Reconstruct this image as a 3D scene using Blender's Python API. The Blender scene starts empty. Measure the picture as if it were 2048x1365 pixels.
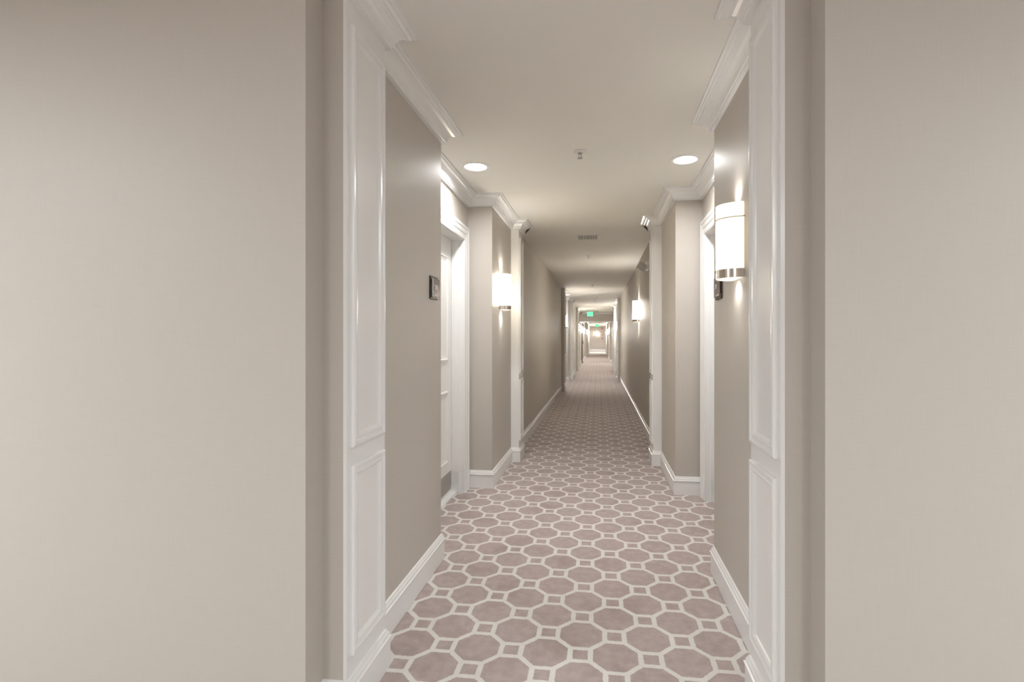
import bpy, bmesh, math, random
from mathutils import Vector, Matrix, Euler
PI = math.pi
SC = bpy.context.scene
COL = SC.collection
random.seed(7)

# ------------------------------------------------------------------ camera, world, exposure
F_PX = 1022.68; CX, CY = 1075.15, 677.6
cam_d = bpy.data.cameras.new('camera')
cam_d.sensor_width = 36; cam_d.sensor_fit = 'HORIZONTAL'
cam_d.lens = F_PX / 2048 * 36
cam_d.shift_x = (1024 - CX) / 2048
cam_d.shift_y = (CY - 682.5) / 2048
cam_d.clip_start = 0.05; cam_d.clip_end = 200
cam = bpy.data.objects.new('camera', cam_d); COL.objects.link(cam)
cam.location = (0, 0, 1.27); cam.rotation_euler = (PI/2, 0, 0.1203)
SC.camera = cam
w = bpy.data.worlds.new('world'); SC.world = w; w.use_nodes = True
w.node_tree.nodes['Background'].inputs[0].default_value = (0.9, 0.93, 1, 1)
w.node_tree.nodes['Background'].inputs[1].default_value = 0.3
SC.view_settings.view_transform = 'Standard'; SC.view_settings.look = 'None'
SC.view_settings.gamma = 1; SC.view_settings.use_curve_mapping = False
SC.view_settings.exposure = 0.62
cy = SC.cycles
cy.max_bounces = 10; cy.diffuse_bounces = 7; cy.glossy_bounces = 3; cy.transmission_bounces = 4
cy.caustics_reflective = False; cy.caustics_refractive = False
cy.sample_clamp_indirect = 4
cy.use_denoising = True
cy.use_adaptive_sampling = True; cy.adaptive_threshold = 0.025

def area(name, loc, size, power, color, rot=(0, 0, 0), shape='DISK', spread=PI):
    d = bpy.data.lights.new(name, 'AREA'); d.shape = shape; d.size = size; d.energy = power; d.color = color; d.spread = spread
    o = bpy.data.objects.new(name, d); COL.objects.link(o); o.location = loc; o.rotation_euler = rot
    return o
P_SPILL = 0.5; P_DOWN = 9.5; P_SC = 10.0; P_LOBBY = 44.0
C_DOWN = (1.0, 1.0, 0.99); C_SC = (1.0, 0.96, 0.91); C_LOBBY = (0.88, 0.95, 1.0)

# ------------------------------------------------------------------ dimensions (metres)
XL, XR, ZC = -0.906, 0.616, 2.48
PJ = 0.083                      # pilaster projection
AL = 0.212                      # alcove recess
Y0 = 1.49                       # lobby wall plane
YE = 50.0                       # end wall

# ------------------------------------------------------------------ materials
def mat(name):
    m = bpy.data.materials.new(name); m.use_nodes = True
    nt = m.node_tree; b = nt.nodes['Principled BSDF']
    return m, nt, b
def N(nt, t, **kw):
    n = nt.nodes.new(t)
    for k, v in kw.items(): setattr(n, k, v)
    return n
def math_n(nt, op, a, b=None, c=None):
    n = nt.nodes.new('ShaderNodeMath'); n.operation = op
    for i, v in enumerate((a, b, c)):
        if v is None: continue
        if isinstance(v, (int, float)): n.inputs[i].default_value = v
        else: nt.links.new(v, n.inputs[i])
    return n.outputs[0]
def mixc(nt, fac, a, b):
    n = nt.nodes.new('ShaderNodeMix'); n.data_type = 'RGBA'
    if isinstance(fac, (int, float)): n.inputs[0].default_value = fac
    else: nt.links.new(fac, n.inputs[0])
    for i, v in ((6, a), (7, b)):
        if isinstance(v, tuple): n.inputs[i].default_value = (*v, 1)
        else: nt.links.new(v, n.inputs[i])
    return n.outputs[2]
def noise(nt, vec, scale, detail=3, rough=0.5):
    n = nt.nodes.new('ShaderNodeTexNoise'); n.inputs['Scale'].default_value = scale
    n.inputs['Detail'].default_value = detail; n.inputs['Roughness'].default_value = rough
    if vec is not None: nt.links.new(vec, n.inputs['Vector'])
    return n.outputs['Fac']
def mapping(nt, scale):
    g = nt.nodes.new('ShaderNodeNewGeometry'); m = nt.nodes.new('ShaderNodeMapping')
    m.inputs['Scale'].default_value = scale; nt.links.new(g.outputs['Position'], m.inputs['Vector'])
    return m.outputs[0]
def bump(nt, b, h, strength, dist):
    n = nt.nodes.new('ShaderNodeBump'); n.inputs['Strength'].default_value = strength; n.inputs['Distance'].default_value = dist
    nt.links.new(h, n.inputs['Height']); nt.links.new(n.outputs[0], b.inputs['Normal'])
def plain(name, col, rough=0.5, metal=0.0, spec=0.5, var=0.03, vscale=3.0):
    m, nt, b = mat(name)
    f = noise(nt, mapping(nt, (1, 1, 1)), vscale)
    c2 = tuple(max(0, c * (1 - var * 2)) for c in col); c1 = tuple(min(1, c * (1 + var)) for c in col)
    nt.links.new(mixc(nt, f, c2, c1), b.inputs['Base Color'])
    b.inputs['Roughness'].default_value = rough; b.inputs['Metallic'].default_value = metal
    b.inputs['Specular IOR Level'].default_value = spec
    return m
def m_wallpaper():
    m, nt, b = mat('linen_wallpaper')
    hz = noise(nt, mapping(nt, (18, 18, 900)), 1.0, 2)          # horizontal threads
    vt = noise(nt, mapping(nt, (700, 700, 9)), 1.0, 2)          # vertical threads
    th = math_n(nt, 'ADD', math_n(nt, 'MULTIPLY', hz, 0.5), math_n(nt, 'MULTIPLY', vt, 0.5))
    big = noise(nt, mapping(nt, (1, 1, 1)), 1.3, 2)
    c = mixc(nt, th, (0.45, 0.42, 0.382), (0.56, 0.527, 0.483))
    c = mixc(nt, math_n(nt, 'MULTIPLY', big, 0.16), c, (0.50, 0.42, 0.36))
    nt.links.new(c, b.inputs['Base Color'])
    b.inputs['Roughness'].default_value = 0.5; b.inputs['Specular IOR Level'].default_value = 0.3
    bump(nt, b, th, 0.12, 0.0006)
    return m
def m_ceiling():
    m, nt, b = mat('ceiling_paint')
    f = noise(nt, mapping(nt, (1, 1, 1)), 260, 2)
    g = noise(nt, mapping(nt, (1, 1, 1)), 1.1, 2)
    nt.links.new(mixc(nt, g, (0.73, 0.715, 0.67), (0.77, 0.755, 0.71)), b.inputs['Base Color'])
    b.inputs['Roughness'].default_value = 0.7; b.inputs['Specular IOR Level'].default_value = 0.3
    bump(nt, b, f, 0.08, 0.0008)
    return m
def m_carpet():
    m, nt, b = mat('octagon_carpet')
    geo = nt.nodes.new('ShaderNodeNewGeometry'); sep = nt.nodes.new('ShaderNodeSeparateXYZ')
    nz = nt.nodes.new('ShaderNodeTexNoise'); nz.inputs['Scale'].default_value = 130; nz.inputs['Detail'].default_value = 1
    nt.links.new(geo.outputs['Position'], nz.inputs['Vector'])
    sub = nt.nodes.new('ShaderNodeVectorMath'); sub.operation = 'SUBTRACT'; nt.links.new(nz.outputs['Color'], sub.inputs[0]); sub.inputs[1].default_value = (0.5, 0.5, 0.5)
    scl = nt.nodes.new('ShaderNodeVectorMath'); scl.operation = 'SCALE'; nt.links.new(sub.outputs[0], scl.inputs[0]); scl.inputs['Scale'].default_value = 0.007
    add = nt.nodes.new('ShaderNodeVectorMath'); add.operation = 'ADD'; nt.links.new(scl.outputs[0], add.inputs[0]); nt.links.new(geo.outputs['Position'], add.inputs[1])
    nt.links.new(add.outputs[0], sep.inputs[0])
    S, x0, y0, th = 0.1403, -0.6375, 1.9167, 0.0028
    dx = math_n(nt, 'SUBTRACT', sep.outputs[0], x0); dy = math_n(nt, 'SUBTRACT', sep.outputs[1], y0)
    ct, st = math.cos(th) / S, math.sin(th) / S
    u = math_n(nt, 'ADD', math_n(nt, 'MULTIPLY', dx, ct), math_n(nt, 'MULTIPLY', dy, st))
    v = math_n(nt, 'SUBTRACT', math_n(nt, 'MULTIPLY', dy, ct), math_n(nt, 'MULTIPLY', dx, st))
    def wrap(x): return math_n(nt, 'SUBTRACT', math_n(nt, 'FLOORED_MODULO', math_n(nt, 'ADD', x, 1.0), 2.0), 1.0)
    # octagon centres where u+v is even, small squares where it is odd
    p = wrap(math_n(nt, 'ADD', u, v)); q = wrap(math_n(nt, 'SUBTRACT', u, v))
    a = math_n(nt, 'ABSOLUTE', math_n(nt, 'MULTIPLY', math_n(nt, 'ADD', p, q), 0.5))
    c = math_n(nt, 'ABSOLUTE', math_n(nt, 'MULTIPLY', math_n(nt, 'SUBTRACT', p, q), 0.5))
    mx = math_n(nt, 'MAXIMUM', a, c); mn = math_n(nt, 'MINIMUM', a, c)
    h = 0.290
    d1 = math_n(nt, 'MULTIPLY', math_n(nt, 'SUBTRACT', 1.0, math_n(nt, 'ADD', a, c)), 0.7071)
    d2 = math_n(nt, 'SUBTRACT', 1 - h, mx)
    inside = math_n(nt, 'GREATER_THAN', d2, 0.0)
    do = math_n(nt, 'MINIMUM', d1, d2)
    ds = math_n(nt, 'MINIMUM', math_n(nt, 'MULTIPLY', d2, -1.0), math_n(nt, 'SUBTRACT', h, mn))
    D = math_n(nt, 'ADD', math_n(nt, 'MULTIPLY', inside, do), math_n(nt, 'MULTIPLY', math_n(nt, 'SUBTRACT', 1.0, inside), ds))
    mr = nt.nodes.new('ShaderNodeMapRange'); mr.interpolation_type = 'SMOOTHSTEP'
    nt.links.new(D, mr.inputs['Value']); mr.inputs['From Min'].default_value = 0.066; mr.inputs['From Max'].default_value = 0.086
    tile = mr.outputs[0]
    pile = noise(nt, geo.outputs['Position'], 330, 2, 0.7)
    mott = noise(nt, geo.outputs['Position'], 22, 4, 0.6)
    wear = noise(nt, geo.outputs['Position'], 3.2, 4, 0.6)
    mauve = mixc(nt, mott, (0.33, 0.268, 0.257), (0.60, 0.51, 0.49))
    wr = nt.nodes.new('ShaderNodeMapRange'); nt.links.new(wear, wr.inputs['Value']); wr.inputs['From Min'].default_value = 0.52; wr.inputs['From Max'].default_value = 0.75; wr.inputs['To Max'].default_value = 0.45
    mauve = mixc(nt, wr.outputs[0], mauve, (0.235, 0.165, 0.145))
    mauve = mixc(nt, math_n(nt, 'MULTIPLY', pile, 0.5), mauve, (0.18, 0.13, 0.115))
    line = mixc(nt, mott, (0.60, 0.585, 0.55), (0.74, 0.725, 0.69))
    line = mixc(nt, math_n(nt, 'MULTIPLY', pile, 0.22), line, (0.40, 0.37, 0.33))
    nt.links.new(mixc(nt, tile, line, mauve), b.inputs['Base Color'])
    b.inputs['Roughness'].default_value = 0.95; b.inputs['Specular IOR Level'].default_value = 0.1
    b.inputs['Sheen Weight'].default_value = 0.15
    bump(nt, b, math_n(nt, 'ADD', pile, math_n(nt, 'MULTIPLY', tile, -0.4)), 0.35, 0.003)
    return m
def m_shade(name, strength):
    m, nt, b = mat(name)
    nt.nodes.remove(b); out = nt.nodes['Material Output']
    tr = nt.nodes.new('ShaderNodeBsdfTranslucent'); tr.inputs[0].default_value = (0.95, 0.90, 0.78, 1)
    di = nt.nodes.new('ShaderNodeBsdfDiffuse'); di.inputs[0].default_value = (0.85, 0.81, 0.70, 1)
    em = nt.nodes.new('ShaderNodeEmission'); em.inputs[0].default_value = (1.0, 0.95, 0.88, 1); em.inputs[1].default_value = strength
    th = noise(nt, mapping(nt, (30, 30, 700)), 1.0, 2)
    mx = nt.nodes.new('ShaderNodeMixShader'); nt.links.new(math_n(nt, 'MULTIPLY_ADD', th, 0.1, 0.30), mx.inputs[0])
    nt.links.new(tr.outputs[0], mx.inputs[1]); nt.links.new(di.outputs[0], mx.inputs[2])
    ad = nt.nodes.new('ShaderNodeAddShader'); nt.links.new(mx.outputs[0], ad.inputs[0]); nt.links.new(em.outputs[0], ad.inputs[1])
    nt.links.new(ad.outputs[0], out.inputs[0])
    return m
def m_emit(name, col, s):
    m, nt, b = mat(name)
    f = noise(nt, mapping(nt, (1, 1, 1)), 8)
    nt.links.new(mixc(nt, f, tuple(c * .97 for c in col), col), b.inputs['Emission Color'])
    b.inputs['Base Color'].default_value = (*[c * .6 for c in col], 1)
    b.inputs['Emission Strength'].default_value = s; b.inputs['Roughness'].default_value = 0.4
    return m
WALL = m_wallpaper(); CEIL = m_ceiling(); CARPET = m_carpet(); SHADE = m_shade('sconce_shade_fabric', 0.32); SHADE_MID = m_shade('sconce_shade_fabric_mid', 9.0); SHADE_R2 = m_shade('sconce_shade_fabric_strong', 28.0); SHADE_FAR = m_shade('sconce_shade_fabric_bright', 60.0)
TRIM = plain('white_semigloss_trim', (0.79, 0.79, 0.785), 0.22, spec=0.5, var=0.012)
DOORM = plain('white_door_enamel', (0.76, 0.75, 0.73), 0.28, var=0.01)
CHROME = plain('polished_nickel', (0.72, 0.66, 0.60), 0.12, metal=1.0, var=0.02)
RING = plain('ring_metal', (0.22, 0.18, 0.11), 0.5, metal=0.3, var=0.05)
BRUSH = plain('brushed_steel', (0.50, 0.48, 0.45), 0.38, metal=0.9, var=0.04, vscale=60)
KICK = plain('kick_plate_steel', (0.42, 0.40, 0.36), 0.42, metal=0.7, var=0.05, vscale=30)
PLASTIC = plain('white_plastic', (0.74, 0.73, 0.70), 0.4, var=0.01)
GREYP = plain('grey_plastic', (0.40, 0.38, 0.35), 0.45, var=0.03)
DARK = plain('dark_bronze', (0.035, 0.024, 0.02), 0.35, var=0.08)
BROWN = plain('brown_door_edge', (0.12, 0.055, 0.045), 0.4, var=0.08)
PLATE = plain('sign_plate', (0.27, 0.215, 0.215), 0.25, metal=0.2, var=0.06, vscale=40)
LETTER = plain('sign_lettering', (0.85, 0.86, 0.86), 0.5, var=0.01)
RED = plain('alarm_red', (0.20, 0.02, 0.015), 0.35, var=0.05)
CLEAR = plain('frosted_glass_cover', (0.78, 0.80, 0.80), 0.15, var=0.01)
BLACK = plain('black_gap', (0.02, 0.02, 0.02), 0.7, var=0.05)
LENS = m_emit('downlight_lens', (1.0, 0.99, 0.97), 9.0)
DIFF = m_emit('sconce_diffuser', (1.0, 0.94, 0.80), 1.1)
GREEN = m_emit('exit_letter_deep_green', (0.01, 0.55, 0.16), 1.0)
MINT = m_emit('exit_panel_green', (0.12, 0.90, 0.36), 1.0)

# ------------------------------------------------------------------ mesh helpers
def link(name, bm, m, parent=None, smooth=False, bevel=0.0):
    me = bpy.data.meshes.new(name)
    bmesh.ops.recalc_face_normals(bm, faces=bm.faces)
    bm.to_mesh(me); bm.free()
    for mm in (m if isinstance(m, (list, tuple)) else [m]): me.materials.append(mm)
    o = bpy.data.objects.new(name, me); COL.objects.link(o)
    if parent is not None: o.parent = parent
    if smooth:
        for p in me.polygons: p.use_smooth = True
        try: me.set_sharp_from_angle(angle=math.radians(35))
        except Exception: pass
    if bevel:
        md = o.modifiers.new('bevel', 'BEVEL'); md.width = bevel; md.segments = 2; md.limit_method = 'ANGLE'
    return o
def bx(bm, x0, x1, y0, y1, z0, z1):
    vs = [bm.verts.new((x, y, z)) for z in (z0, z1) for x, y in ((x0, y0), (x1, y0), (x1, y1), (x0, y1))]
    for f in ((0, 1, 2, 3), (7, 6, 5, 4), (0, 4, 5, 1), (1, 5, 6, 2), (2, 6, 7, 3), (3, 7, 4, 0)):
        bm.faces.new([vs[i] for i in f])
def box(x0, x1, y0, y1, z0, z1):
    bm = bmesh.new(); bx(bm, min(x0, x1), max(x0, x1), min(y0, y1), max(y0, y1), min(z0, z1), max(z0, z1)); return bm
def prism(poly, z0, z1):
    bm = bmesh.new()
    a = [bm.verts.new((x, y, z0)) for x, y in poly]; b = [bm.verts.new((x, y, z1)) for x, y in poly]
    n = len(poly)
    for i in range(n): bm.faces.new((a[i], a[(i+1) % n], b[(i+1) % n], b[i]))
    for ring in (a, b):
        f = bm.faces.new(ring); bmesh.ops.triangulate(bm, faces=[f])
    return bm
def sweep(bm, path, prof, side):
    """profile (d, z) swept along a horizontal path with mitred corners; side=+1 offsets to the right of travel"""
    n = len(path); rings = []
    for i, (x, y) in enumerate(path):
        def nrm(j):
            ax, ay = path[j]; cx_, cy_ = path[j+1]; l = math.hypot(cx_-ax, cy_-ay)
            return ((cy_-ay)/l*side, -(cx_-ax)/l*side)
        if i == 0: m = nrm(0)
        elif i == n-1: m = nrm(n-2)
        else:
            a, b = nrm(i-1), nrm(i); k = 1 + a[0]*b[0] + a[1]*b[1]; m = ((a[0]+b[0])/k, (a[1]+b[1])/k)
        rings.append([bm.verts.new((x+m[0]*d, y+m[1]*d, z)) for d, z in prof])
    k = len(prof)
    for i in range(n-1):
        for j in range(k):
            bm.faces.new((rings[i][j], rings[i][(j+1) % k], rings[i+1][(j+1) % k], rings[i+1][j]))
    for r in (rings[0], rings[-1]):
        f = bm.faces.new(r); bmesh.ops.triangulate(bm, faces=[f])
def rot_sweep(bm, prof, seg=32, M=Matrix()):
    """lathe of (r, z) profile about z"""
    rings = []
    for r, z in prof:
        if r < 1e-6: rings.append([bm.verts.new(M @ Vector((0, 0, z)))])
        else: rings.append([bm.verts.new(M @ Vector((r*math.cos(2*PI*i/seg), r*math.sin(2*PI*i/seg), z))) for i in range(seg)])
    for a, b in zip(rings, rings[1:]):
        for i in range(seg):
            j = (i+1) % seg
            if len(a) == 1 and len(b) == 1: continue
            if len(a) == 1: bm.faces.new((a[0], b[i], b[j]))
            elif len(b) == 1: bm.faces.new((a[i], a[j], b[0]))
            else: bm.faces.new((a[i], a[j], b[j], b[i]))
def empty(name, loc, rz=0):
    o = bpy.data.objects.new(name, None); COL.objects.link(o); o.location = loc; o.rotation_euler = (0, 0, rz); o.empty_display_size = 0.05
    return o
def tag(o, label, cat, group=None):
    o['label'] = label; o['category'] = cat
    if group: o['group'] = group
    return o
def struct(o): o['kind'] = 'structure'; return o
def copy_tree(o, parent=None):
    c = o.copy(); COL.objects.link(c)
    if parent is not None: c.parent = parent
    for ch in list(o.children): copy_tree(ch, c)
    return c

# ------------------------------------------------------------------ setting: floor, ceiling
struct(link('floor', box(-4.2, 4.2, -4.2, YE+0.2, -0.1, 0), CARPET))
struct(link('ceiling', box(-4.2, 4.2, -4.2, YE+0.2, ZC, ZC+0.12), CEIL))

# a unit = pilaster, wall, door alcove, wall, pilaster (offsets from its first pilaster face)
U = dict(p0=0.0, p1=0.30, a0=1.267, a1=2.682, q0=3.616, q1=3.88)
DOOR_A, DOOR_B = 0.343, 1.263      # door opening inside the alcove, from a0
UNITS_L = [1.59, 12.20, 20.0]
UNITS_R = [1.59, 15.29]
HEAD_Y = 23.5
def side_x(side): return (XL, -1) if side == 'L' else (XR, 1)
def wall_path(side, units, tail):
    X, s = side_x(side); pts = [(s*4.1, Y0), (X, Y0)]
    for k, u in enumerate(units):
        g = lambda n: u + U[n]
        A = X + s*AL; Dp = A + s*0.115
        pts += [(X, g('p0')), (X - s*(PJ-.012), g('p0')), (X - s*(PJ-.012), g('p1')-.006), (X, g('p1')-.006), (X, g('a0')), (A, g('a0')),  # outer pilaster face takes the darker wall colour to imitate shade on white
                (A, g('a0')+DOOR_A), (Dp, g('a0')+DOOR_A), (Dp, g('a0')+DOOR_B), (A, g('a0')+DOOR_B), (A, g('a1')), (X, g('a1'))]
        if u < 19.9 or side == 'R':
            pts += [(X, g('q0')+.006), (X - s*(PJ-.012), g('q0')+.006), (X - s*(PJ-.012), g('q1')), (X, g('q1'))]
    pts += [(x, y) for x, y in tail]
    pts += [(X + s*0.9, YE+0.1), (X + s*0.9, Y0+0.25), (s*4.1, Y0+0.25)]
    return pts
def build_wall(side, name, units, tail):
    X, s = side_x(side)
    bm = prism(wall_path(side, units, tail), -.05, ZC+.05)
    for u in units:                                            # wall above each door
        A = X + s*AL; y0 = u + U['a0'] + DOOR_A; y1 = u + U['a0'] + DOOR_B
        bx(bm, min(A, A+s*.115), max(A, A+s*.115), y0, y1, 2.085, ZC)
    return struct(link(name, bm, WALL))
TAIL_L = [(XL, 33.6), (XL+.07, 33.6), (XL+.07, 33.9), (XL, 33.9), (XL, YE+.1)]
TAIL_R = [(XR, 25.0), (XR+.2, 25.0), (XR+.2, 27.6), (XR-.07, 27.6), (XR-.07, 27.9), (XR, 27.9), (XR, 31.6), (XR-.07, 31.6), (XR-.07, 31.9), (XR, 31.9), (XR, YE+.1)]
build_wall('L', 'wall_left', UNITS_L, TAIL_L)
build_wall('R', 'wall_right', UNITS_R, TAIL_R)
struct(link('wall_end', box(XL, XR, YE, YE+.1, 0, ZC), WALL))
struct(link('wall_header', box(XL, XR, HEAD_Y, HEAD_Y+.15, 2.065, ZC), WALL))
# lobby behind the camera
struct(link('wall_lobby_back', box(-4.1, 4.1, -4.2, -4.1, 0, ZC), WALL))
struct(link('wall_lobby_left', box(-4.2, -4.1, -4.2, Y0+.25, 0, ZC), WALL))
struct(link('wall_lobby_right', box(4.1, 4.2, -4.2, Y0+.25, 0, ZC), WALL))

# ------------------------------------------------------------------ crown moulding and baseboards
CB = 2.393
CROWN = [(0, ZC), (0, CB), (.020, CB), (.020, CB+.009), (.026, CB+.011), (.028, CB+.020), (.032, CB+.034), (.040, CB+.047), (.052, CB+.057),
         (.066, CB+.062), (.074, CB+.063), (.078, CB+.068), (.084, CB+.071), (.090, CB+.071), (.092, CB+.076), (.104, CB+.077), (.104, ZC)]
BASE = [(0, 0), (.016, 0), (.016, .106), (.020, .108), (.021, .116), (.015, .120), (.0135, .130), (.009, .137), (.007, .144), (0, .147)]
n_trim = [0]
def trim_name():
    n_trim[0] += 1; return 'trim_%d' % n_trim[0]
def unit_crown(side, u, first):
    X, s = side_x(side); P = X - s*PJ; A = X + s*AL; g = lambda n: u + U[n]
    path = ([(X, g('p0')), (P, g('p0'))] if first else [(P, g('p0'))]) if first else []
    if first: path += [(P, g('p1')), (X, g('p1'))]
    else: path += [(X, g('p1')-.02)]
    path += [(X, g('a0')), (A, g('a0')), (A, g('a1')), (X, g('a1'))]
    if u < 19.9: path += [(X, g('q0')), (P, g('q0')), (P, g('q1'))]
    else: path += [(X, HEAD_Y-.001)]
    bm = bmesh.new(); sweep(bm, path, CROWN, -s if True else s)
    return struct(link(trim_name(), bm, TRIM))
def base_run(side, path, name=None):
    X, s = side_x(side); bm = bmesh.new(); sweep(bm, path, BASE, -s)
    return bm
def add_base(side, paths):
    X, s = side_x(side); bm = bmesh.new()
    for p in paths: sweep(bm, p, BASE, -s)
    return struct(link('baseboard_left' if side == 'L' else 'baseboard_right', bm, TRIM))
def unit_base_paths(side, u, first, nxt):
    X, s = side_x(side); P = X - s*PJ; A = X + s*AL; g = lambda n: u + U[n]
    a = ([(X, g('p0')), (P, g('p0'))] if first else [(P, g('p0')+.004)]) + [(P, g('p1')), (X, g('p1')), (X, g('a0')), (A, g('a0')), (A, g('a0')+DOOR_A-.115)]
    b = [(A, g('a0')+DOOR_B+.115), (A, g('a1')), (X, g('a1'))]
    if u < 19.9 or side == 'R': b += [(X, g('q0')), (P, g('q0')), (P, g('q1')), (X, g('q1'))]
    b += [(X, nxt)]
    return [a, b]
pl = []
for k, u in enumerate(UNITS_L):
    pl += unit_base_paths('L', u, k == 0, UNITS_L[k+1]-.001 if k < 2 else HEAD_Y-.001)
    unit_crown('L', u, k == 0)
pl += [[(XL, HEAD_Y+.151), (XL, 33.6), (XL+.07, 33.6), (XL+.07, 33.9), (XL, 33.9), (XL, YE)]]
add_base('L', pl)
pr = []
for k, u in enumerate(UNITS_R):
    pr += unit_base_paths('R', u, k == 0, UNITS_R[k+1]-.001 if k < 1 else HEAD_Y-.001)
    unit_crown('R', u, k == 0)
pr += [[(XR, HEAD_Y+.151), (XR, 25.0), (XR+.2, 25.0), (XR+.2, 27.6), (XR-.07, 27.6), (XR-.07, 27.9), (XR, 27.9), (XR, 31.6), (XR-.07, 31.6), (XR-.07, 31.9), (XR, 31.9), (XR, YE)]]
add_base('R', pr)
bm = bmesh.new(); sweep(bm, [(XL+.02, YE), (XR-.02, YE)], [(d, z*1.6) for d, z in BASE], 1)
struct(link('baseboard_end', bm, TRIM))
# crown across the header and at the end
bm = bmesh.new(); sweep(bm, [(XL+.1, HEAD_Y), (XR-.01, HEAD_Y)], CROWN, 1); struct(link(trim_name(), bm, TRIM))
bm = bmesh.new(); sweep(bm, [(XL, HEAD_Y+.16), (XL, 33.6), (XL+.07, 33.6), (XL+.07, 33.9), (XL, 33.9), (XL, 41.9)], CROWN, 1); struct(link(trim_name(), bm, TRIM))
bm = bmesh.new(); sweep(bm, [(XR, 27.9), (XR, 31.6), (XR-.07, 31.6), (XR-.07, 31.9), (XR, 31.9), (XR, 41.9)], CROWN, -1); struct(link(trim_name(), bm, TRIM))
# white casing around the far opening
bm = bmesh.new()
bx(bm, XL, XL+.10, 42, 42.2, 0, ZC); bx(bm, XR-.10, XR, 42, 42.2, 0, ZC); bx(bm, XL+.10, XR-.10, 42, 42.2, 2.36, ZC)
struct(link(trim_name(), bm, TRIM))
# slim casing under the header opening
bm = bmesh.new()
bx(bm, XL, XL+.045, HEAD_Y-.02, HEAD_Y+.17, 0.0, 2.065); bx(bm, XR-.045, XR, HEAD_Y-.02, HEAD_Y+.17, 0.0, 2.065); bx(bm, XL+.045, XR-.045, HEAD_Y-.02, HEAD_Y+.17, 2.03, 2.065)
struct(link(trim_name(), bm, TRIM))

# ------------------------------------------------------------------ white panelled pilasters
def frame_ring(bm, yz, prof, X, s):
    """mitred picture-frame moulding: rectangle (y0,y1,z0,z1), profile (inset, height) outward from X toward the corridor"""
    y0, y1, z0, z1 = yz; rings = []
    for (cy_, cz, sy, sz) in ((y0, z0, 1, 1), (y1, z0, -1, 1), (y1, z1, -1, -1), (y0, z1, 1, -1)):
        rings.append([bm.verts.new((X - s*h, cy_ + sy*d, cz + sz*d)) for d, h in prof])
    k = len(prof)
    for i in range(4):
        a, b = rings[i], rings[(i+1) % 4]
        for j in range(k): bm.faces.new((a[j], a[(j+1) % k], b[(j+1) % k], b[j]))
MOULD = [(0, 0), (0, .010), (.004, .0145), (.011, .015), (.014, .009), (.023, .008), (.027, .0115), (.035, .0105), (.041, .004), (.044, 0)]
def pilaster(side, y0, y1, front):
    """board on the corridor face plus a thin return on the face inside the unit (front=True: that return is at y1)"""
    X, s = side_x(side); P = X - s*PJ
    bm = bmesh.new(); bx(bm, min(P, P+s*.012), max(P, P+s*.012), y0, y1, 0, ZC-.001)
    if front: bx(bm, min(P+s*.012, X), max(P+s*.012, X), y1-.006, y1, 0, ZC-.001)
    else: bx(bm, min(P+s*.012, X), max(P+s*.012, X), y0, y0+.006, 0, ZC-.001)
    o = struct(link(trim_name(), bm, TRIM))
    for zz in ((.215, .848), (.908, 2.315)):
        bm = bmesh.new(); frame_ring(bm, (y0+.022, y1-.022, *zz), MOULD, P, s)
        link('panel_moulding', bm, TRIM, o)
    return o
for u in UNITS_L:
    pilaster('L', u, u+U['p1'], True)
    if u < 19.9: pilaster('L', u+U['q0'], u+U['q1'], False)
for u in UNITS_R:
    pilaster('R', u, u+U['p1'], True); pilaster('R', u+U['q0'], u+U['q1'], False)

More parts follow.
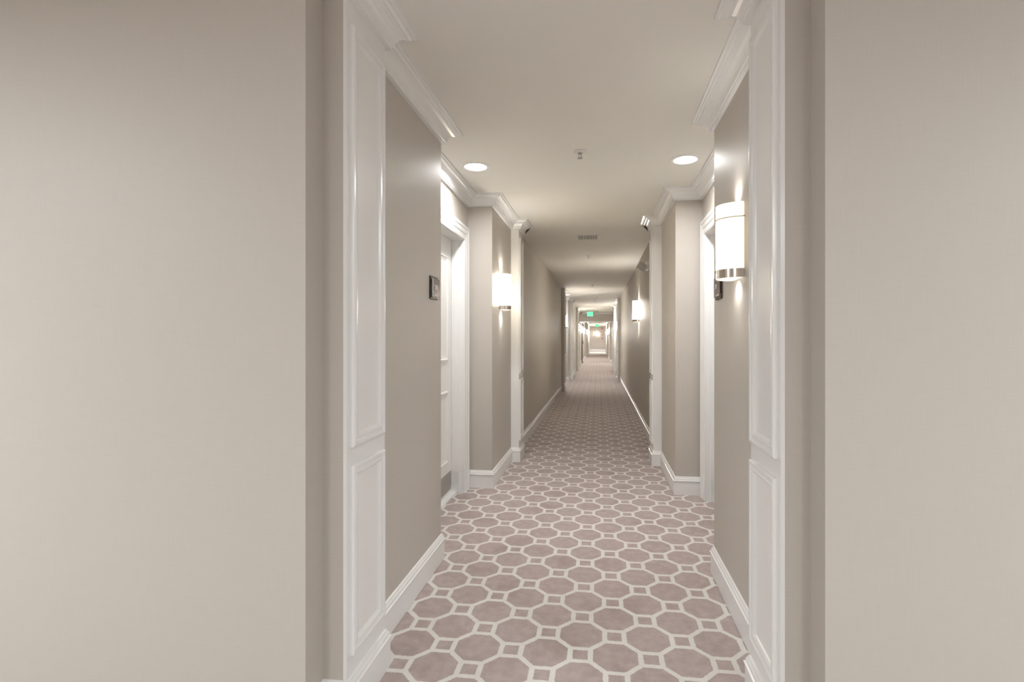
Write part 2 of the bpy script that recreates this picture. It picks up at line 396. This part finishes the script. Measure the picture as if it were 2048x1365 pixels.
# ------------------------------------------------------------------ doors
def door(side, u, idx):
    X, s = side_x(side); A = X + s*AL; y0 = u + U['a0'] + DOOR_A; y1 = u + U['a0'] + DOOR_B; zt = 2.085
    D = A + s*0.095                                        # door face
    bm = bmesh.new()
    bx(bm, min(D, D+s*.02), max(D, D+s*.02), y0+.006, y1-.006, .012, zt-.006)
    root = struct(link('door_%d' % idx, bm, DOORM))
    bmF = bmesh.new()
    for (ya, yb) in ((y0+.13, y1-.13),):
        for (za, zb) in ((.27, .85), (1.09, 1.93)):
            frame_ring(bmF, (ya, yb, za, zb), [(0, 0), (.004, .010), (.014, .012), (.022, .004), (.034, .003), (.044, 0)], D, s)
    link('door_panel', bmF, DOORM, root)
    # casing with stepped profile around the opening, mitred
    prof = [(0, -.002), (0, .012), (.010, .016), (.020, .013), (.045, .014), (.055, .019), (.085, .021), (.095, .026), (.115, .026), (.115, -.002)]
    bm = bmesh.new(); rings = []
    for (cy_, cz, sy, sz) in ((y0, 0, -1, 0), (y0, zt, -1, 1), (y1, zt, 1, 1), (y1, 0, 1, 0)):
        rings.append([bm.verts.new((A - s*h, cy_ + sy*d, cz + sz*d)) for d, h in prof])
    for i in range(3):
        a, b = rings[i], rings[i+1]
        for j in range(len(prof)): bm.faces.new((a[j], a[(j+1) % len(prof)], b[(j+1) % len(prof)], b[j]))
    bm.faces.new(rings[0]); bm.faces.new(rings[-1])
    link('door_casing', bm, TRIM, root)
    bm = bmesh.new()                                        # jamb lining with a stop
    for ya, yb in ((y0, y0+.004), (y1-.004, y1)):
        bx(bm, min(A-s*.002, D+s*.02), max(A-s*.002, D+s*.02), ya, yb, 0, zt)
    bx(bm, min(A-s*.002, D+s*.02), max(A-s*.002, D+s*.02), y0+.004, y1-.004, zt-.004, zt)
    bx(bm, min(A+s*.03, D-s*.002), max(A+s*.03, D-s*.002), y1-.014, y1-.004, 0, zt-.004)
    bx(bm, min(A+s*.03, D-s*.002), max(A+s*.03, D-s*.002), y0+.004, y0+.014, 0, zt-.004)
    link('door_jamb', bm, TRIM, root)
    link('threshold', box(D-s*.045, D+s*.02, y0+.004, y1-.004, 0, .010), TRIM, root)
    k = link('kick_plate', box(D-s*.002, D, y0+.04, y1-.03, .035, .185), KICK, root); k['label'] = 'brushed metal kick plate'
    bm = bmesh.new()                                        # lever handle on the edge away from the far jamb
    hy = y0 + .075
    M = Matrix.Translation((D, hy, 1.0)) @ Matrix.Rotation(-s*PI/2, 4, 'Y')
    rot_sweep(bm, [(0, 0), (.027, 0), (.027, .006), (.011, .010), (.011, .045), (0, .045)], 20, M)
    bx(bm, min(D-s*.036, D-s*.05), max(D-s*.036, D-s*.05), hy-.01, hy+.115, .99, 1.01)
    h = link('lever_handle', bm, BRUSH, root, smooth=True); h['label'] = 'brushed steel lever handle'
    return root
for i, (sd, u) in enumerate([('L', UNITS_L[0]), ('R', UNITS_R[0]), ('L', UNITS_L[1]), ('R', UNITS_R[1]), ('L', UNITS_L[2])]):
    door(sd, u, i+1)

# ------------------------------------------------------------------ wall sconces
def half_arc(w_, d_, n=24, t0=0.0, t1=PI):
    return [(d_*math.sin(t0+(t1-t0)*i/n), -w_*math.cos(t0+(t1-t0)*i/n)) for i in range(n+1)]
def half_shell(bm, w_, d_, th, z0, z1, n=24):
    """open half cylinder with thickness, back on x=0, bulging to +x"""
    o = half_arc(w_, d_, n); i_ = half_arc(w_-th, d_-th, n)
    ring = o + i_[::-1]
    lo = [bm.verts.new((x, y, z0)) for x, y in ring]; hi = [bm.verts.new((x, y, z1)) for x, y in ring]
    m = len(ring)
    for k in range(m): bm.faces.new((lo[k], lo[(k+1) % m], hi[(k+1) % m], hi[k]))
    h = n+1
    for R in (lo, hi):
        for k in range(n): bm.faces.new((R[k], R[k+1], R[m-2-k], R[m-1-k]))
SW, SD = 0.088, 0.098
def sconce_proto(loc, rz):
    r = empty('wall_sconce', loc, rz)
    bm = bmesh.new(); half_shell(bm, SW, SD, .002, -.125, .165); link('shade', bm, SHADE, r, smooth=True)['label'] = 'cream fabric shade'
    bm = bmesh.new(); half_shell(bm, SW+.003, SD+.003, .003, -.160, -.122); link('metal_band', bm, CHROME, r, smooth=True)['label'] = 'polished metal band'
    bm = bmesh.new(); half_shell(bm, SW+.005, SD+.004, .003, .0995, .1025); bx(bm, 0.001, .006, -SW-.012, -SW-.001, .0995, .1025); bx(bm, .001, .006, SW+.001, SW+.012, .0995, .1025)
    link('wire_ring', bm, RING, r, smooth=True)['label'] = 'thin metal ring'
    bm = box(0.001, .006, -.075, .075, -.155, .160); link('back_plate', bm, PLASTIC, r)
    bm = bmesh.new()                                         # frosted glass panel at the foot, inset from the band
    arc = half_arc(SW-.004, SD-.004, 20); lo = [bm.verts.new((x+.001, y, -.158)) for x, y in arc]; hi = [bm.verts.new((x+.001, y, -.155)) for x, y in arc]
    bm.faces.new(lo); bm.faces.new(hi[::-1])
    for k in range(len(arc)): bm.faces.new((lo[k], lo[(k+1) % len(arc)], hi[(k+1) % len(arc)], hi[k]))
    # glass reaches the wall; added sconce_spill lamps supply the light below
    link('diffuser', bm, DIFF, r)['label'] = 'lit frosted glass at the foot'
    bm = bmesh.new(); lo = [bm.verts.new((x+.001, y, .158)) for x, y in arc]; hi = [bm.verts.new((x+.001, y, .161)) for x, y in arc]  # glowing cover added to keep the lamp's beam off the ceiling
    bm.faces.new(lo); bm.faces.new(hi[::-1])
    for k in range(len(arc)): bm.faces.new((lo[k], lo[(k+1) % len(arc)], hi[(k+1) % len(arc)], hi[k]))
    link('light_block_cover', bm, DIFF, r)['label'] = 'added glowing cover inside the top rim, blocks the upward beam'
    bm = bmesh.new(); rot_sweep(bm, [(0, -.03), (.013, -.028), (.016, 0), (.016, .05), (.012, .075), (0, .08)], 14, Matrix.Translation((.045, 0, 0)))
    link('bulb', bm, DIFF, r, smooth=True)
    return r
def sconce_light(x, y, z, nx, ny, p=1.0, spill=1.0):
    """the lamp inside the closed shade, and the narrow spill up and down the wall"""
    d = bpy.data.lights.new('sconce_lamp', 'POINT'); d.energy = P_SC*p; d.color = C_SC; d.shadow_soft_size = .012
    o = bpy.data.objects.new('sconce_lamp', d); COL.objects.link(o); o.location = (x + nx*.068, y + ny*.068, z+.02)
    for dz, rx, e in ((.166, PI, .55), (-.162, 0, .5)):  # added lamps imitate light escaping above and below the shade
        o = area('sconce_spill', (x + nx*.026, y + ny*.026, z+dz), .035, e*P_SPILL*spill, C_SC, rot=(rx, 0, 0), spread=2.2)
SCONCES = [
 ('R', 2.37, 'large lit half-round sconce nearest the camera, on the right wall beside the panelled pilaster'),
 ('L', 4.66, 'lit half-round sconce on the left wall just before the second white pilaster'),
 ('R', 8.18, 'lone lit sconce on the long bare stretch of right wall'),
 ('L', 13.0, 'lit sconce seen edge-on at the first white corner of the second left alcove group'),
 ('R', 18.36, 'lit sconce on the right wall before the distant white pilaster, right of the exit sign'),
 ('L', 20.75, 'small lit sconce far down the left wall, left of the nearer exit sign'),
 ('L', 24.3, 'small lit sconce just behind the header wall on the left'),
 ('R', 28.3, 'small lit sconce just behind the header opening on the right'),
 ('L', 29.3, 'tiny lit sconce on the left wall, third before the far end'),
 ('R', 34.0, 'tiny lit sconce on the right wall, second before the far end'),
 ('L', 34.9, 'tiny lit sconce on the left wall, second before the far end'),
 ('L', 41.5, 'last tiny lit sconce on the left, by the far white casing'),
 ('R', 41.5, 'last tiny lit sconce on the right, by the far white casing'),
]
proto = None
for sd, y, lab in SCONCES:
    X, s = side_x(sd)
    if proto is None: o = proto = sconce_proto((X, y, 1.695), PI)
    else: o = copy_tree(proto); o.location = (X, y, 1.695); o.rotation_euler = (0, 0, PI if s > 0 else 0)
    tag(o, lab, 'wall lamp', 'half-round wall sconces along the corridor')
    if y > 3:                                              # shade glow raised further in to brighten the deep corridor
        sh = [c for c in o.children if c.name.startswith('shade')][0]
        sh.data = sh.data.copy(); sh.data.materials[0] = SHADE_MID if y < 6 else SHADE_R2 if y < 9 else SHADE_FAR
    sconce_light(X, y, 1.695, -s, 0, 1.0, 1.0 if y < 3 else 2.5)
o = copy_tree(proto); o.location = (-.28, YE, 1.72); o.rotation_euler = (0, 0, -PI/2)
sh = [c for c in o.children if c.name.startswith('shade')][0]; sh.data = sh.data.copy(); sh.data.materials[0] = SHADE_FAR
tag(o, 'lit sconce in the middle of the end wall at the far end of the corridor', 'wall lamp', 'half-round wall sconces along the corridor')
sconce_light(-.28, YE, 1.72, 0, -1, 1.0)

# ------------------------------------------------------------------ recessed downlights
def downlight_proto(loc):
    r = empty('recessed_downlight', loc)
    bm = bmesh.new(); rot_sweep(bm, [(.077, -.0005), (.077, -.004), (.086, -.007), (.102, -.005), (.106, -.0005)], 40)
    link('trim_ring', bm, PLASTIC, r, smooth=True)
    bm = bmesh.new(); rot_sweep(bm, [(0, -.003), (.04, -.0028), (.079, -.0015)], 40)
    link('lens', bm, LENS, r, smooth=True)['label'] = 'glowing white lens'
    return r
DOWN = [
 (-.864, 3.52, 'round lit ceiling downlight above the left door alcove nearest the camera', 1.0),
 (.577, 3.55, 'round lit ceiling downlight above the right door alcove nearest the camera', 1.0),
 (-.90, 14.1, 'round lit ceiling downlight in the second left door alcove', 1.0),
 (.60, 17.2, 'round lit ceiling downlight in the distant right door alcove', 1.0),
 (-.90, 21.9, 'round lit ceiling downlight in the third left door alcove, before the header', 1.0),
 (-.145, 25.6, 'unseen ceiling downlight added for light just beyond the header wall', 2.0),  # this and the next two are added, unseen, to light the far corridor
 (-.145, 31.0, 'unseen ceiling downlight added for light midway beyond the header wall', 2.0),
 (-.145, 46.5, 'unseen ceiling downlight added to brighten the end wall', 9.0)]
dp = None
for x, y, lab, pw in DOWN:
    if dp is None: o = dp = downlight_proto((x, y, ZC))
    else: o = copy_tree(dp); o.location = (x, y, ZC)
    tag(o, lab, 'ceiling light', 'recessed ceiling downlights')
    area('downlight_lamp', (x, y, ZC-.012), .15, P_DOWN*pw, C_DOWN, spread=2.9)
# behind the camera: four unseen square lamps added to light the near walls
panel = None
for x, y in ((-3.3, -.3), (2.9, -.3), (-1.9, -2.8), (1.6, -2.8)):
    if panel is None:
        o = panel = empty('added_panel_light', (x, y, ZC))
        bm = bmesh.new()
        for q_ in ((-.31, .31, -.31, -.285), (-.31, .31, .285, .31), (-.31, -.285, -.285, .285), (.285, .31, -.285, .285)): bx(bm, *q_, -.014, -.0005)
        link('frame', bm, PLASTIC, o)
        link('lens', box(-.285, .285, -.285, .285, -.006, -.001), LENS, o)
    else:
        o = copy_tree(panel); o.location = (x, y, ZC)
    tag(o, 'added unseen square panel light behind the camera, for lighting the near walls', 'ceiling light', 'added lobby panel lights')
    area('lobby_fill_lamp', (x, y, ZC-.02), .55, P_LOBBY, C_LOBBY, shape='SQUARE')

# ------------------------------------------------------------------ ceiling fittings
def sprinkler_proto(loc):
    r = empty('fire_sprinkler', loc)
    bm = bmesh.new(); rot_sweep(bm, [(0, -.001), (.038, -.001), (.040, -.004), (.032, -.010), (.016, -.014), (.014, -.009), (0, -.009)], 28)
    link('escutcheon', bm, PLASTIC, r, smooth=True)
    bm = bmesh.new(); rot_sweep(bm, [(0, -.008), (.011, -.008), (.011, -.018), (.006, -.022), (0, -.022)], 16)
    for sx in (-1, 1):
        bx(bm, sx*.009-.0018, sx*.009+.0018, -.003, .003, -.040, -.016)
        bx(bm, min(0, sx*.011), max(0, sx*.011), -.003, .003, -.043, -.039)
    link('frame_arms', bm, BRUSH, r)
    bm = bmesh.new(); rot_sweep(bm, [(0, -.043), (.016, -.044), (.018, -.047), (.012, -.048), (0, -.050)], 20)
    link('deflector', bm, BRUSH, r, smooth=True)
    return r
SPR = [(-.124, 3.31, 'small white sprinkler head on the ceiling nearest the camera'),
       (-.157, 7.46, 'small sprinkler head on the ceiling just beyond the nearer air vent'),
       (-.148, 11.5, 'small sprinkler head on the ceiling before the second left alcove group'),
       (-.145, 16.3, 'small sprinkler head on the ceiling just beyond the farther air vent')]
sp = None
for x, y, lab in SPR:
    if sp is None: o = sp = sprinkler_proto((x, y, ZC))
    else: o = copy_tree(sp); o.location = (x, y, ZC)
    tag(o, lab, 'sprinkler', 'ceiling sprinklers along the corridor')
def vent_proto(loc):
    r = empty('air_vent', loc); W_, D_ = .155, .18
    bm = bmesh.new()
    outer = [(-W_, -D_), (W_, -D_), (W_, D_), (-W_, D_)]
    rings = []
    for k_, z in ((1.0, -.0005), (1.0, -.006), (.80, -.012), (.76, -.012), (.76, -.0005)):
        rings.append([bm.verts.new((x*k_ if abs(x) else 0, y*k_, z)) for x, y in outer])
    for a, b in zip(rings, rings[1:]):
        for i in range(4): bm.faces.new((a[i], a[(i+1) % 4], b[(i+1) % 4], b[i]))
    link('frame', bm, PLASTIC, r)
    link('duct_opening', box(-W_*.76, W_*.76, -D_*.76, D_*.76, -.002, -.0008), GREYP, r)
    for i in range(9):
        x = -W_*.70 + i*(W_*1.4)/8
        bm = bmesh.new(); bx(bm, -.0012, .0012, -D_*.76, D_*.76, -.007, .007)
        o = link('louvre', bm, PLASTIC, r); o.location = (x, 0, -.009); o.rotation_euler = (0, math.radians(35 if i < 4 else (0 if i == 4 else -35)), 0)
    return r
v1 = vent_proto((-.137, 6.10, ZC)); tag(v1, 'white ceiling air vent with louvres nearer the camera, between two sprinklers', 'vent', 'ceiling air vents')
v2 = copy_tree(v1); v2.location = (-.137, 15.0, ZC); tag(v2, 'white ceiling air vent farther down the corridor, small in view', 'vent', 'ceiling air vents')
def detector(x, y, lab):
    r = empty('smoke_detector', (x, y, ZC))
    bm = bmesh.new(); rot_sweep(bm, [(0, -.0005), (.055, -.0005), (.055, -.012), (.0, -.012)], 24); link('base', bm, PLASTIC, r, smooth=True)
    bm = bmesh.new(); rot_sweep(bm, [(.045, -.012), (.045, -.022), (.038, -.040), (.020, -.046), (0, -.046)], 24); link('sensor_housing', bm, GREYP, r, smooth=True)
    tag(r, lab, 'smoke detector', 'ceiling smoke detectors')
detector(-.10, 22.7, 'dark-looking round smoke detector on the ceiling just right of the nearer exit sign')
detector(.02, 37.5, 'left of two tiny smoke detectors on the ceiling seen below the header')
detector(.20, 37.5, 'right of two tiny smoke detectors on the ceiling seen below the header')

# ------------------------------------------------------------------ exit signs
def text_mesh(txt, size, depth, name, m, parent, M):
    c = bpy.data.curves.new(name, 'FONT'); c.body = txt; c.size = size; c.extrude = depth; c.align_x = 'CENTER'; c.align_y = 'CENTER'
    t = bpy.data.objects.new(name, c); COL.objects.link(t)
    bpy.context.view_layer.update()
    me = bpy.data.meshes.new_from_object(t.evaluated_get(bpy.context.evaluated_depsgraph_get()))
    bpy.data.objects.remove(t); bpy.data.curves.remove(c)
    me.materials.clear(); me.materials.append(m); me.transform(M)
    o = bpy.data.objects.new(name, me); COL.objects.link(o); o.parent = parent
    return o
def exit_sign(x, y, zc, lab, w_=.14, h_=.105):
    r = empty('exit_sign', (x, y, zc))
    link('housing', box(-w_, w_, 0, .035, -h_, h_), GREYP, r, bevel=.003)
    link('lit_panel', box(-w_+.012, w_-.012, -.003, 0, -h_+.012, h_-.012), MINT, r)['label'] = 'glowing pale green panel'
    text_mesh('EXIT', .135, .001, 'lettering', GREEN, r, Matrix.Translation((0, -.005, 0)) @ Matrix.Rotation(PI/2, 4, 'X'))['label'] = 'bright green EXIT lettering'
    link('mounting_stem', box(-.02, .02, .008, .028, h_, ZC-zc), GREYP, r)
    tag(r, lab, 'exit sign', 'green exit signs')
    area('exit_glow', (x, y-.012, zc), .2, .06, (.25, 1, .5), rot=(-PI/2, 0, 0), shape='SQUARE')
exit_sign(-.415, 22.9, 2.36, 'nearer glowing green exit sign under the ceiling in front of the header wall')
exit_sign(-.19, 41.0, 2.31, 'farther tiny green exit sign seen through the header opening', .15, .11)

# ------------------------------------------------------------------ room signs
def room_sign(side, y, z, lab, txt):
    X, s = side_x(side)
    r = empty('room_sign', (X, y, z), PI/2 if side == 'L' else -PI/2)   # local +x along wall, local -y toward corridor
    # after the turn, local -y points into the corridor
    hw, hh = .062, .062
    bm = bmesh.new()
    link('dark_backing', box(-hw, hw, -.008, 0, -hh, hh), DARK, r, bevel=.001)['label'] = 'dark bronze backing'
    link('face_plate', box(-hw+.014, hw+.008, -.017, -.014, -hh+.010, hh-.012), PLATE, r)['label'] = 'grey mauve plate'
    link('plate_edge', box(-hw+.010, -hw+.014, -.018, -.013, -hh+.010, hh-.012), CLEAR, r)
    for px in (-hw+.024, hw-.004):
        for pz in (-hh+.02, hh-.022):
            bm = bmesh.new(); rot_sweep(bm, [(.0045, .007), (.0045, .020), (0, .0215)], 12, Matrix.Translation((px, 0, pz)) @ Matrix.Rotation(PI/2, 4, 'X'))
            link('standoff_pin', bm, CHROME, r, smooth=True)
    text_mesh(txt, .034, .0008, 'room_number', LETTER, r, Matrix.Translation((0, -.018, .002)) @ Matrix.Rotation(PI/2, 4, 'X'))
    bm = bmesh.new()
    for i in range(6): bx(bm, -.018+i*.0065, -.0145+i*.0065, -.0182, -.017, -.046, -.041)
    link('braille_row', bm, LETTER, r)
    tag(r, lab, 'sign', 'square room number signs')
room_sign('L', 2.715, 1.547, 'square dark-framed room sign on the left wall beside the alcove corner', '208')
room_sign('R', 2.735, 1.535, 'square dark-framed room sign on the right wall below and behind the nearest sconce', '207')

# ------------------------------------------------------------------ emergency light
r = empty('emergency_light', (XR, 6.55, 2.19))
link('wall_box', box(-.030, -.0005, -.06, .11, -.055, .055), PLASTIC, r, bevel=.004)
h = bmesh.new(); bx(h, -.045, .045, -.035, .035, -.05, .035)
head = link('lamp_head', h, GREYP, r, bevel=.006); head.location = (-.085, 0, -.005); head.rotation_euler = (0, math.radians(35), math.radians(8))
bm = bmesh.new()
for i in range(5):
    for j in range(5):
        bx(bm, -.040+i*.017, -.030+i*.017, -.041, -.035, -.040+j*.015, -.031+j*.015)
g_ = link('ribbed_lens', bm, CLEAR, head)
bm = bmesh.new(); rot_sweep(bm, [(.010, -.03), (.010, .03)], 12, Matrix.Translation((-.045, 0, -.01)) @ Matrix.Rotation(PI/2, 4, 'Y')); link('swivel_arm', bm, DARK, r, smooth=True)
tag(r, 'grey ribbed emergency light head on the right wall just past the second white pilaster', 'emergency light')

# ------------------------------------------------------------------ open fire door beyond the header, end-wall fittings
r = empty('fire_door_leaf', (XL, 26.1, 0))
link('door_slab', box(.022, .062, .002, .90, .01, 2.02), DOORM, r)
link('door_edge', box(.020, .064, -.001, .002, .01, 2.02), BROWN, r)['label'] = 'dark brown door edge'
bm = bmesh.new(); bx(bm, .062, .072, .04, .10, .98, 1.20); bx(bm, .072, .10, .06, .08, 1.04, 1.07); bx(bm, .09, .105, .06, .18, 1.04, 1.07)
link('lever_handle', bm, DARK, r)['label'] = 'dark lever handle'
link('door_closer', box(.062, .10, .45, .70, 1.93, 1.99), DARK, r)
bm = bmesh.new()
bx(bm, 0.002, .022, .30, .36, 1.2, 1.26)
link('hold_open_magnet', bm, BRUSH, r)
tag(r, 'white fire door held open against the left wall, brown edge and dark handle', 'door')

def end_item(name, x, z, w_, h_, parts, lab, cat):
    r = empty(name, (x, YE, z))
    for pn, b, m in parts: link(pn, box(*b), m, r)
    tag(r, lab, cat)
end_item('fire_alarm_strobe', .275, 2.25, .1, .1, [('housing', (-.07, .07, -.05, 0, -.07, .07), RED), ('strobe_lens', (-.02, .02, -.07, -.05, -.03, .03), CLEAR)], 'small dark red fire alarm strobe high on the end wall', 'fire alarm')
end_item('thermostat', .29, 1.62, .1, .1, [('housing', (-.07, .07, -.025, 0, -.05, .05), GREYP), ('display', (-.03, .03, -.028, -.025, -.01, .025), PLATE)], 'small grey thermostat on the end wall between alarm strobe and pull station', 'thermostat')
end_item('fire_alarm_pull_station', .29, 1.28, .1, .1, [('housing', (-.06, .06, -.045, 0, -.075, .075), RED), ('pull_handle', (-.04, .04, -.060, -.045, -.02, .01), LETTER)], 'small dark red pull station lowest on the end wall', 'fire alarm')
r = empty('security_sensor', (XR-.06, HEAD_Y-.125, 2.33))
bm = bmesh.new(); rot_sweep(bm, [(0, -.03), (.025, -.025), (.035, 0), (.035, .02), (0, .02)], 16); link('dome', bm, PLASTIC, r, smooth=True)
link('bracket', box(-.012, .012, .0, .125, -.005, .015), PLASTIC, r)
tag(r, 'tiny white dome sensor at the top right corner of the header wall', 'sensor')
